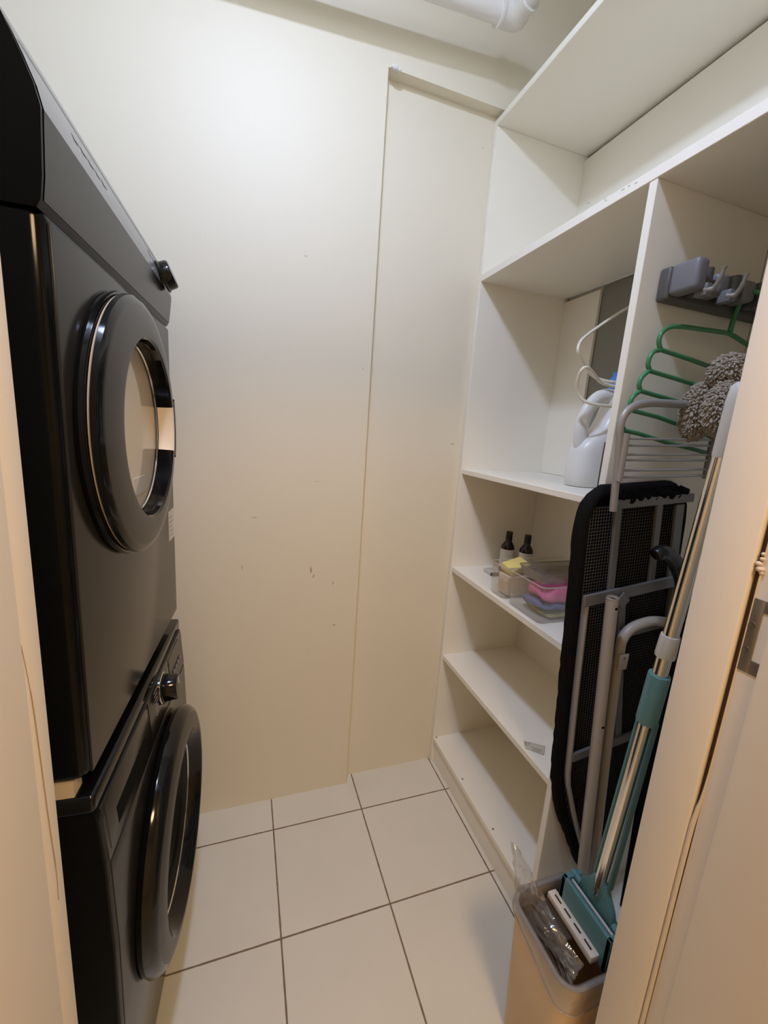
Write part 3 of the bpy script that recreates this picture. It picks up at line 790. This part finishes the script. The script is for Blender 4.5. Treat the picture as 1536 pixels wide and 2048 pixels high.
dpos = Vector((.955, .632, 1.545))
t = thing('chenille_duster', 'fluffy grey-beige chenille duster hanging beside the green hanger', 'duster', (dpos.x, dpos.y, 1.45))
rnd = random.Random(11)
def chenille(c, rx, ry, rz, n):
    b = MB()
    for i in range(n):
        zz = 1 - 2 * (i + .5) / n; a = i * 2.399963
        rr = math.sqrt(1 - zz * zz)
        d = Vector((rr * math.cos(a), rr * math.sin(a), zz))
        p = Vector((c.x + d.x * rx, c.y + d.y * ry, c.z + d.z * rz))
        q = (d + Vector((rnd.uniform(-.9, .9), rnd.uniform(-.9, .9), rnd.uniform(-.9, .5)))).normalized()
        L = rnd.uniform(.007, .011)
        m_ = p + q * L * .5
        e = p + q * L + Vector((0, 0, -.003))
        b.tube([p - d * .006, p, m_, e], [.0022, .0026, .0026, .0016], n=5)
    b.lathe([(0, -1), (.6, -.8), (.95, -.3), (.95, .3), (.6, .8), (0, 1)], n=16, M=Matrix.Translation(c) @ Matrix.Diagonal((rx, ry, rz, 1)))
    return b
pA = at(1447, 816, 1, .612); pB = at(1395, 822, 1, .668); pC = at(1462, 745, 1, .632)
mesh_obj('fringe', chenille(pA, .034, .028, .050, 1100), 'chenille', t, smooth=80)
mesh_obj('fringe', chenille(pB, .030, .024, .056, 1000), 'chenille', t, smooth=80)
mesh_obj('fringe', chenille(pC, .044, .028, .034, 1000), 'chenille', t, smooth=80)

# ------------------------------------------------------------------ ironing board (upright, nose down, underside showing)
dn = Vector((.083, 0, -1)).normalized(); ac = Vector((dn.z * -1, 0, dn.x)); ac = Vector((-dn.z, 0, dn.x)).normalized()
OB = Vector((.865, 0, 1.342))
def bp(s_, l, y): 
    v = OB + ac * s_ + dn * l
    return Vector((v.x, y, v.z))
HW = [(0, .10), (.010, .125), (.03, .148), (.06, .163), (.10, .167), (.40, .167), (.76, .166), (.84, .152), (.905, .133), (1.0, .092), (1.08, .058), (1.13, .034), (1.155, .016), (1.162, 0.0)]
def hw(l):
    for (a, wa), (b_, wb_) in zip(HW[:-1], HW[1:]):
        if a <= l <= b_: return wa + (wb_ - wa) * (l - a) / (b_ - a)
    return 0
ib = thing('ironing_board', 'folded black ironing board standing upright in the tall compartment, mesh underside showing', 'ironing board', bp(0, 1.162, .715))
def board_outline(inset, n=60):
    L, R = [], []
    for i in range(n + 1):
        l = inset + (1.162 - 1.6 * inset - 0) * i / n
        wv = max(0.0015, hw(min(1.162, l)) - inset * (1.0 if l < 1.05 else 1.0))
        L.append((-wv, l)); R.append((wv, l))
    return L + list(reversed(R))
ro = board_outline(0.0); ri = board_outline(.030)
rndb = random.Random(4)
ro_w = [(s_ * (1 + .0 * k) + rndb.uniform(-.0018, .0018), l + rndb.uniform(-.001, .001)) for k, (s_, l) in enumerate(ro)]
cov = MB()
cov.loft([[bp(s_, l, .716) for s_, l in ri], [bp(s_, l, .7305) for s_, l in ri], [bp(s_, l, .7308) for s_, l in board_outline(.010)], [bp(s_, l, .726) for s_, l in ro_w],
          [bp(s_, l, .712) for s_, l in ro_w], [bp(s_ * .985, l, .704) for s_, l in board_outline(.006)], [bp(s_, l, .702 + rndb.uniform(-.002, .002)) for s_, l in board_outline(.018)], [bp(s_, l, .707) for s_, l in ri], [bp(s_, l, .716) for s_, l in ri]])
t_ = [bp(s_, l, .7295) for s_, l in ri]
cov.prism([(p.x, p.z) for p in t_], .716, .7300, axes=(0, 2, 1))
mesh_obj('cover', cov, 'cover_black', ib, smooth=60)
# gathered cloth at the head
gat = MB()
for k in range(9):
    s_ = -.075 + k * .024
    gat.tube([bp(s_, .018, .705), bp(s_ + .008, .030 + .006 * math.sin(k * 2.1), .694 + .004 * math.cos(k * 1.7)), bp(s_ + .016, .046, .702)], [.009, .013, .008], n=10)
mesh_obj('gathered_hem', gat, 'cover_black', ib, smooth=60)
wire = MB()
def bar_in(bm_, s0, l0, s1, l1, y, r_):
    bm_.tube([bp(s0, l0, y), bp(s1, l1, y)], r_, n=4, cap=False)
k = -.141
while k <= .1415:
    l1 = 1.11
    while l1 > .3 and hw(l1) - .024 < abs(k): l1 -= .01
    bar_in(wire, k, .045, k, l1, .7035, .00042); k += .0078
l = .048
while l < 1.10:
    ww = min(.143, hw(l) - .024)
    if ww > 0.005: bar_in(wire, -ww, l, ww, l, .7045, .00042)
    l += .0078
mesh_obj('wire_mesh', wire, 'wire', ib, smooth=60)
def flatbar(mb, p, q, wd, th):
    """flat steel bar between two board points (s,l) at depth y"""
    (s0, l0, y0), (s1, l1, y1) = p, q
    a, b_ = bp(s0, l0, y0), bp(s1, l1, y1)
    mb.tube([a, b_], wd / 2, n=4, flat=th / 2) if False else None
    d = (b_ - a); L = d.length; d.normalize()
    side = d.cross(Vector((0, 1, 0))).normalized()
    M = Matrix(((d.x, side.x, 0, a.x), (d.y, side.y, 1, a.y), (d.z, side.z, 0, a.z), (0, 0, 0, 1)))
    mb.box((0, -wd / 2, -th / 2), (L, wd / 2, th / 2), bevel=.0012, seg=1, M=M)
def fb(name, p, q, wd=.018, th=.008, m='frame_grey'):
    b = MB(); flatbar(b, p, q, wd, th); mesh_obj(name, b, m, ib)
for sg in (-1, 1):
    b = MB()
    b.tube(smoothpath([bp(sg * .137, .26, .6965), bp(sg * .139, .5, .6965), bp(sg * .138, .74, .6965)], 5) + smoothpath([bp(sg * .134, .775, .6965), bp(sg * .098, .90, .6965), bp(sg * .060, 1.01, .6965), bp(sg * .03, 1.08, .6965)], 4), .0095, n=12, flat=.006)
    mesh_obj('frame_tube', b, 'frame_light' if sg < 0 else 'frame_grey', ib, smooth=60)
fb('strut', (-.072, .050, .6965), (-.067, .262, .6965))
fb('strut', (.052, .050, .6965), (.060, .262, .6965))
fb('strut', (.118, .055, .6965), (.128, .262, .6965), .026)
fb('strut', (-.03, .262, .697), (.02, .70, .697), .022)
fb('crossbar', (-.098, .040, .690), (.150, .040, .690), .020)
fb('crossbar', (-.150, .262, .690), (.150, .250, .690), .028)
fb('crossbar', (-.03, .368, .690), (.14, .362, .690), .020)
fb('crossbar', (-.135, .690, .690), (.135, .675, .690), .024)
fb('hinge_plate', (-.052, .262, .682), (-.030, .285, .682), .030, .004, 'rack_grey')

rest = []
ry = .672
b = MB()
b.tube(smoothpath([at(1226, 1022, 1, ry), at(1232, 960, 1, ry), at(1238, 890, 1, ry), at(1240, 858, 1, ry), at(1248, 831, 1, ry), at(1268, 813, 1, ry), at(1300, 806, 1, ry), at(1350, 808, 1, ry), at(1395, 811, 1, ry), at(1425, 818, 1, ry), at(1442, 840, 1, ry), at(1440, 875, 1, ry), at(1425, 960, 1, ry), at(1417, 1015, 1, ry)], 6), .0072, n=12, flat=.0085)
ir = mesh_obj('iron_rest', b, 'frame_light', ib, smooth=60)
for (y0, y1) in ((877, 880), (891, 891.5), (909, 909.5), (920, 921), (941, 939), (955, 951)):
    xa = 1254 - (y0 - 877) * .22; xb = 1424 - (y0 - 877) * .2
    mesh_obj('rest_wire', MB().tube([at(xa, y0, 1, ry - .004), at(xb, y1, 1, ry - .004)], .0026, n=8), 'light_grey_plastic' if False else 'frame_light', ir)
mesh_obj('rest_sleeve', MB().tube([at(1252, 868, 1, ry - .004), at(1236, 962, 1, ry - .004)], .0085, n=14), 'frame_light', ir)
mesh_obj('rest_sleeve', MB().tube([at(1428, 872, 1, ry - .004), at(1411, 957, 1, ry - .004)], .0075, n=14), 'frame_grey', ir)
# folded cream legs
ly = .662
pa = at(1225, 1197, 1, ly); pb = at(1165, 1740, 1, ly); dd = (pb - pa).normalized(); pb = pa + dd * ((pa.z - .135) / -dd.z)
lg = mesh_obj('leg', MB().tube([pa + dd * .001, pb], .0135, n=20, cap=False).lathe([(.0105, -.0012), (.0138, -.0012), (.0138, .004)], n=20, M=Matrix.Translation(pa)), 'leg_cream', ib, smooth=50)
mesh_obj('open_end', MB().tube([pa + dd * .004, pa + dd * .006], .0130, n=20), 'dark_line', lg)  # dark disc stands for the shade inside the hollow tube
for f in (.18, .31):
    q = pa + dd * (.02 if f < .2 else .33); q = Vector((q.x, ly - .0128, q.z))
    mesh_obj('rivet', MB().lathe([(.004, 0), (.003, .0012), (0, .0014)], n=12, M=Matrix.Translation(q) @ Matrix.Rotation(PI / 2, 4, 'X')), 'dark_line', lg)
ly = .676
arch = [at(1322, 1252, 1, ly) , at(1312, 1242, 1, ly), at(1290, 1245, 1, ly), at(1262, 1257, 1, ly), at(1244, 1280, 1, ly), at(1238, 1310, 1, ly), at(1230, 1360, 1, ly), at(1213, 1500, 1, ly), at(1186, 1740, 1, ly)]
arch[0] = at(1345, 1246, 1, ly); 
q = arch[-1] + (arch[-1] - arch[-2]).normalized() * .16
mesh_obj('leg', MB().tube(smoothpath(arch + [q], 6), .0118, n=18), 'leg_cream', ib, smooth=50)
br = MB(); c = at(1246, 1322, 1, ly - .013)
br.box((c.x - .016, ly - .016, c.z - .022), (c.x + .013, ly - .0125, c.z + .018), bevel=.0012)
bk = mesh_obj('bracket', br, 'leg_cream', ib)
mesh_obj('rivet', MB().lathe([(.004, 0), (.003, .0012), (0, .0014)], n=12, M=Matrix.Translation((c.x, ly - .016, c.z + .008)) @ Matrix.Rotation(PI / 2, 4, 'X')), 'screw', bk)

# black hooked handle
hpts = [at(1311, 1112, 1, .640), at(1322, 1104, 1, .640), at(1338, 1110, 1, .642), at(1355, 1132, 1, .646), at(1366, 1165, 1, .65), at(1368, 1200, 1, .652), at(1364, 1240, 1, .653), at(1350, 1340, 1, .655)]
path = smoothpath(hpts, 6)
rad = [.013] + [.0155] * 5 + [.0165] * 12 + [.0175] * 12 + [.014] * 6 + [.008] * (len(path) - 36)
u_end = path[-1]
path += [Vector((u_end.x, .655, .5)), Vector((u_end.x, .655, .124))]; rad += [.006, .005]
um = thing('umbrella', 'black umbrella with a glossy hooked handle standing behind the mop pole', 'umbrella', (u_end.x, .655, .124))
nh = 36
mesh_obj('hooked_handle', MB().tube(path[:nh + 1], rad[:nh + 1], n=18), 'black_plastic', um, smooth=60)
mesh_obj('folded_canopy', MB().tube(path[nh:], [.008, .016] + [.02] * (len(path) - nh - 3) + [.005], n=14), 'cover_black', um, smooth=60)

# ------------------------------------------------------------------ bin, liner, bag, sponge plate, mop
BX0, BX1, BY0, BY1, BH = .596, .776, .436, .622, .372
bt = thing('waste_bin', 'caramel plastic waste bin standing on the floor in front of the tall compartment', 'bin', ((BX0 + BX1) / 2, (BY0 + BY1) / 2, 0))
def binloop(z, e=0.0, r=.035):
    k = (1 - z / BH) * .012
    return rrect(BX0 + k - e, BX1 - k + e, BY0 + k - e, BY1 - k + e, r + e, z, n=8)
b = MB(); b.loft([binloop(0.0, -.006), binloop(.006), binloop(BH)], cap0=True)
b.loft([binloop(BH), binloop(BH, -.003), binloop(.01, -.004)], cap1=True)
mesh_obj('body', b, 'bin_plastic', bt, smooth=50)
mesh_obj('rim', MB().tube(binloop(BH, -.001), .0046, n=10, closed=True), 'rim_grey', bt)
ln = MB()
base = binloop(BH, .0)
n = len(base)
def hem(k):
    x, y, z = base[k]
    f = 0
    return .040 + .020 * math.sin((y - BY0) * 22 + 1.2 + (x - BX0) * 9) 
loops = []
loops.append([(p[0], p[1], .20) for p in binloop(.20, -.010)])
loops.append([(p[0], p[1], p[2]) for p in binloop(BH - .03, -.007)])
loops.append([(p[0], p[1], BH + .003) for p in binloop(BH, -.007)])
loops.append([(p[0], p[1], BH + .0062) for p in binloop(BH, -.001)])
loops.append([(p[0], p[1], BH + .006) for p in binloop(BH, .006)])
o1 = binloop(BH, .0085); loops.append([(p[0], p[1], BH - .010) for p in o1])
loops.append([(p[0], p[1], BH - hem(k) * .6) for k, p in enumerate(binloop(BH, .006))])
loops.append([(p[0], p[1], BH - hem(k)) for k, p in enumerate(binloop(BH, .004))])
ln.loft(loops)
lno = mesh_obj('bin_liner', ln, 'liner_film', None, smooth=70)
tag(lno, 'grey translucent bin liner folded over the rim of the caramel bin', 'bin liner')
hb = MB(); hb.tube([(p[0], p[1], BH - hem(k)) for k, p in enumerate(binloop(BH, .005))], .0016, n=6, closed=True)
mesh_obj('hem', hb, 'liner_film', lno)

# sponge refill plate with slots
px0, px1, py0_, py1_, pz = .688, .712, .470, .604, .354
spm = thing('sponge_refill', 'white slotted sponge mop refill lying on the rubbish beside the teal mop head', 'mop refill', ((px0 + px1) / 2, (py0_ + py1_) / 2, pz))
b = MB()
b.box((px0, py0_, pz), (px1, py1_, pz + .018), bevel=.003)
mesh_obj('plate', b, 'sponge_white', spm)
for k in range(4):
    yc = py1_ - .022 - k * .030
    mesh_obj('slot', MB().box((.698, yc - .010, pz + .0176), (.702, yc + .010, pz + .0187)), 'brown_dark', spm)

# bag of rubbish
rb_ = random.Random(21)
bg = thing('plastic_bag', 'crumpled clear plastic bag poking up out of the caramel bin', 'bag', (.640, .54, .30))
def sheet(c00, c10, c01, c11, nu, nv, amp, seed):
    """crumpled film between four corner points"""
    r = random.Random(seed)
    c00, c10, c01, c11 = map(Vector, (c00, c10, c01, c11))
    nrm = (c10 - c00).cross(c01 - c00).normalized()
    ph = [r.uniform(0, 6.28) for _ in range(8)]
    rows = []
    for j in range(nv + 1):
        v = j / nv; row = []
        for i in range(nu + 1):
            u = i / nu
            p = (c00 * (1 - u) + c10 * u) * (1 - v) + (c01 * (1 - u) + c11 * u) * v
            w_ = .5 * math.sin(7 * u + 3 * v + ph[0]) + .35 * math.sin(13 * u - 9 * v + ph[1]) + .3 * math.sin(19 * v + 4 * u + ph[2]) + r.uniform(-.35, .35)
            row.append(p + nrm * amp * w_ + Vector((0, r.uniform(-.4, .4), r.uniform(-.4, .4))) * amp)
        rows.append(row)
    b = MB(); b.loft(rows, closed=False); return b
tip = at(1021, 1682, 0, .622)
mesh_obj('film', sheet(at(1036, 1815, 0, .612), at(1094, 1800, 0, .640), tip, at(1034, 1694, 0, .624), 9, 12, .0045, 3), 'bag_film', bg, smooth=20)
mesh_obj('film', sheet(at(1040, 1830, 0, .616), at(1150, 1960, 0, .640), at(1060, 1770, 0, .632), at(1165, 1930, 0, .665), 16, 6, .0045, 8), 'bag_film', bg, smooth=20)
mesh_obj('film', sheet((.625, .590, .315), (.632, .462, .318), (.668, .598, .372), (.668, .475, .352), 14, 7, .006, 5), 'bag_film', bg, smooth=20)
for k in range(6):
    x = .620 + .0075 * k
    y0_ = .470 + .004 * (k % 3); y1_ = .598 - .006 * (k % 2)
    zz = .322 + .003 * (k % 3) + (.006 if k > 2 else 0)
    c_ = MB(); c_.tube(smoothpath([(x, y0_, zz - .006), (x + .003, y0_ + .04, zz + .006), (x - .002, y0_ + .085, zz + .002), (x + .001, y1_, zz + .008)], 4), [.0035] * 3 + [.0055] * 7 + [.0032] * 3, n=8, flat=.0028)
    rs = mesh_obj('rubber_strip', c_, 'brown_dark', None, smooth=60)
    tag(rs, 'dark brown strip inside the crumpled clear bag in the bin', 'strip', 'dark strips in the bag')
wd = MB().box((.664, .515, .330), (.684, .600, .362), bevel=.004)
tag(mesh_obj('dark_packet', wd, 'brown_dark'), 'dark brown packet between the clear bag and the white slotted refill', 'packet')

# sponge mop
mp = thing('sponge_mop', 'teal and chrome sponge mop standing head down in the caramel bin', 'mop', (.735, .52, .36))
P0 = Vector((.742, .524, .455)); P1 = Vector((.730, .4635, 1.43)); pd = (P1 - P0).normalized()
def along(z): return P0 + pd * ((z - P0.z) / pd.z)
hx0, hx1, hy0, hy1, hz0, hz1 = .710, .760, .452, .592, .345, .430
b = MB()
b.box((hx0, hy0, hz0), (hx0 + .010, hy1, hz1), bevel=.002)
b.box((hx0, hy0, hz0), (hx1, hy0 + .012, hz1), bevel=.002)
b.box((hx0, hy1 - .012, hz0), (hx1, hy1, hz1), bevel=.002)
b.box((hx0 + .004, hy0 + .004, hz0), (hx1 - .004, hy1 - .004, hz1 - .028), bevel=.002)
hd = mesh_obj('squeeze_head', b, 'teal', mp)
mesh_obj('roller_rod', MB().tube([(hx0 + .021, hy0 + .010, hz1 - .010), (hx0 + .021, hy1 - .010, hz1 - .010)], .0035, n=12), 'light_grey_plastic', hd)
mesh_obj('roller', MB().tube([(hx1 - .008, hy0 + .008, hz1 - .010), (hx1 - .008, hy1 - .008, hz1 - .010)], .008, n=16), 'teal_dark', hd)
mesh_obj('axle_end', MB().tube([(hx0 + .034, hy0 - .002, hz1 - .006), (hx0 + .034, hy0 + .026, hz1 - .006)], .008, n=14), 'teal', hd)
mesh_obj('axle_end', MB().tube([(hx0 + .034, hy1 - .026, hz1 - .006), (hx0 + .034, hy1 + .002, hz1 - .006)], .008, n=14), 'teal', hd)
yk = MB()
cx, cy = P0.x, P0.y
yk.prism([(cy - .050, .415), (cy + .050, .415), (cy + .040, .445), (cy + .024, .470), (cy + .016, .490), (cy - .016, .490), (cy - .024, .470), (cy - .040, .445)], cx - .003, cx + .012, axes=(1, 2, 0), bevel=.002)
mesh_obj('yoke', yk, 'teal', mp)
mesh_obj('lower_tube', MB().tube([along(.455), along(.93)], .0118, n=28), 'chrome', mp, smooth=60)
mesh_obj('upper_tube', MB().tube([along(.90), along(1.44)], .0126, n=28), 'chrome', mp, smooth=60)
mesh_obj('slide_grip', MB().tube([along(.905), along(.91), along(1.005), along(1.010)], [.0180, .0186, .0186, .0180], n=28), 'teal', mp, smooth=60)
mesh_obj('collar', MB().tube([along(1.048), along(1.052), along(1.088), along(1.092)], [.0160, .0168, .0158, .0150], n=28), 'light_grey_plastic', mp, smooth=60)
yax = Vector((0, 1, 0))
for sg in (-1, 1):
    q0 = along(.912) + yax * sg * .0160 + Vector((.003, 0, 0)); q1 = along(.49) + yax * sg * .0195 + Vector((.006, 0, 0))
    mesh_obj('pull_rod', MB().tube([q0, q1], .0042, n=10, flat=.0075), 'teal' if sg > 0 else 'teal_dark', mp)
mesh_obj('end_handle', MB().tube([along(1.415), along(1.42), along(1.50), along(1.525), along(1.532)], [.0128, .0138, .0150, .0135, .007], n=24), 'light_grey_plastic', mp, smooth=60)

# ------------------------------------------------------------------ strike plate on the right jamb
sx = JR + .006
def sp2(px, py): p = at(px, py, 0, sx); return (p.y, p.z)
t = thing('strike_plate', 'brushed steel door strike plate with a latch slot on the right jamb', 'strike plate', at(1500, 1275, 0, sx))
yl, W0, yr = .3266, .3128, .290
zt_, zb_ = 1.239, 1.137
Z0, Z1 = 1.156, 1.223
b = MB()
b.box((sx - .0016, W0, zb_), (sx + .0005, yl, zt_), bevel=.0005)
b.box((sx - .0016, yr, zb_), (sx + .0005, W0 + .0003, Z0), bevel=.0005)
b.box((sx - .0016, yr, Z1), (sx + .0005, W0 + .0003, zt_), bevel=.0005)
mesh_obj('plate', b, 'satin_steel', t)
for zz in (1.168, 1.203):
    mesh_obj('screw', MB().lathe([(.0042, 0), (.0040, .0010), (.0012, .0006), (0, .0004)], n=18, M=Matrix.Translation((sx - .0016, .3205, zz)) @ Matrix.Rotation(-PI / 2, 4, 'Y')), 'screw', t)
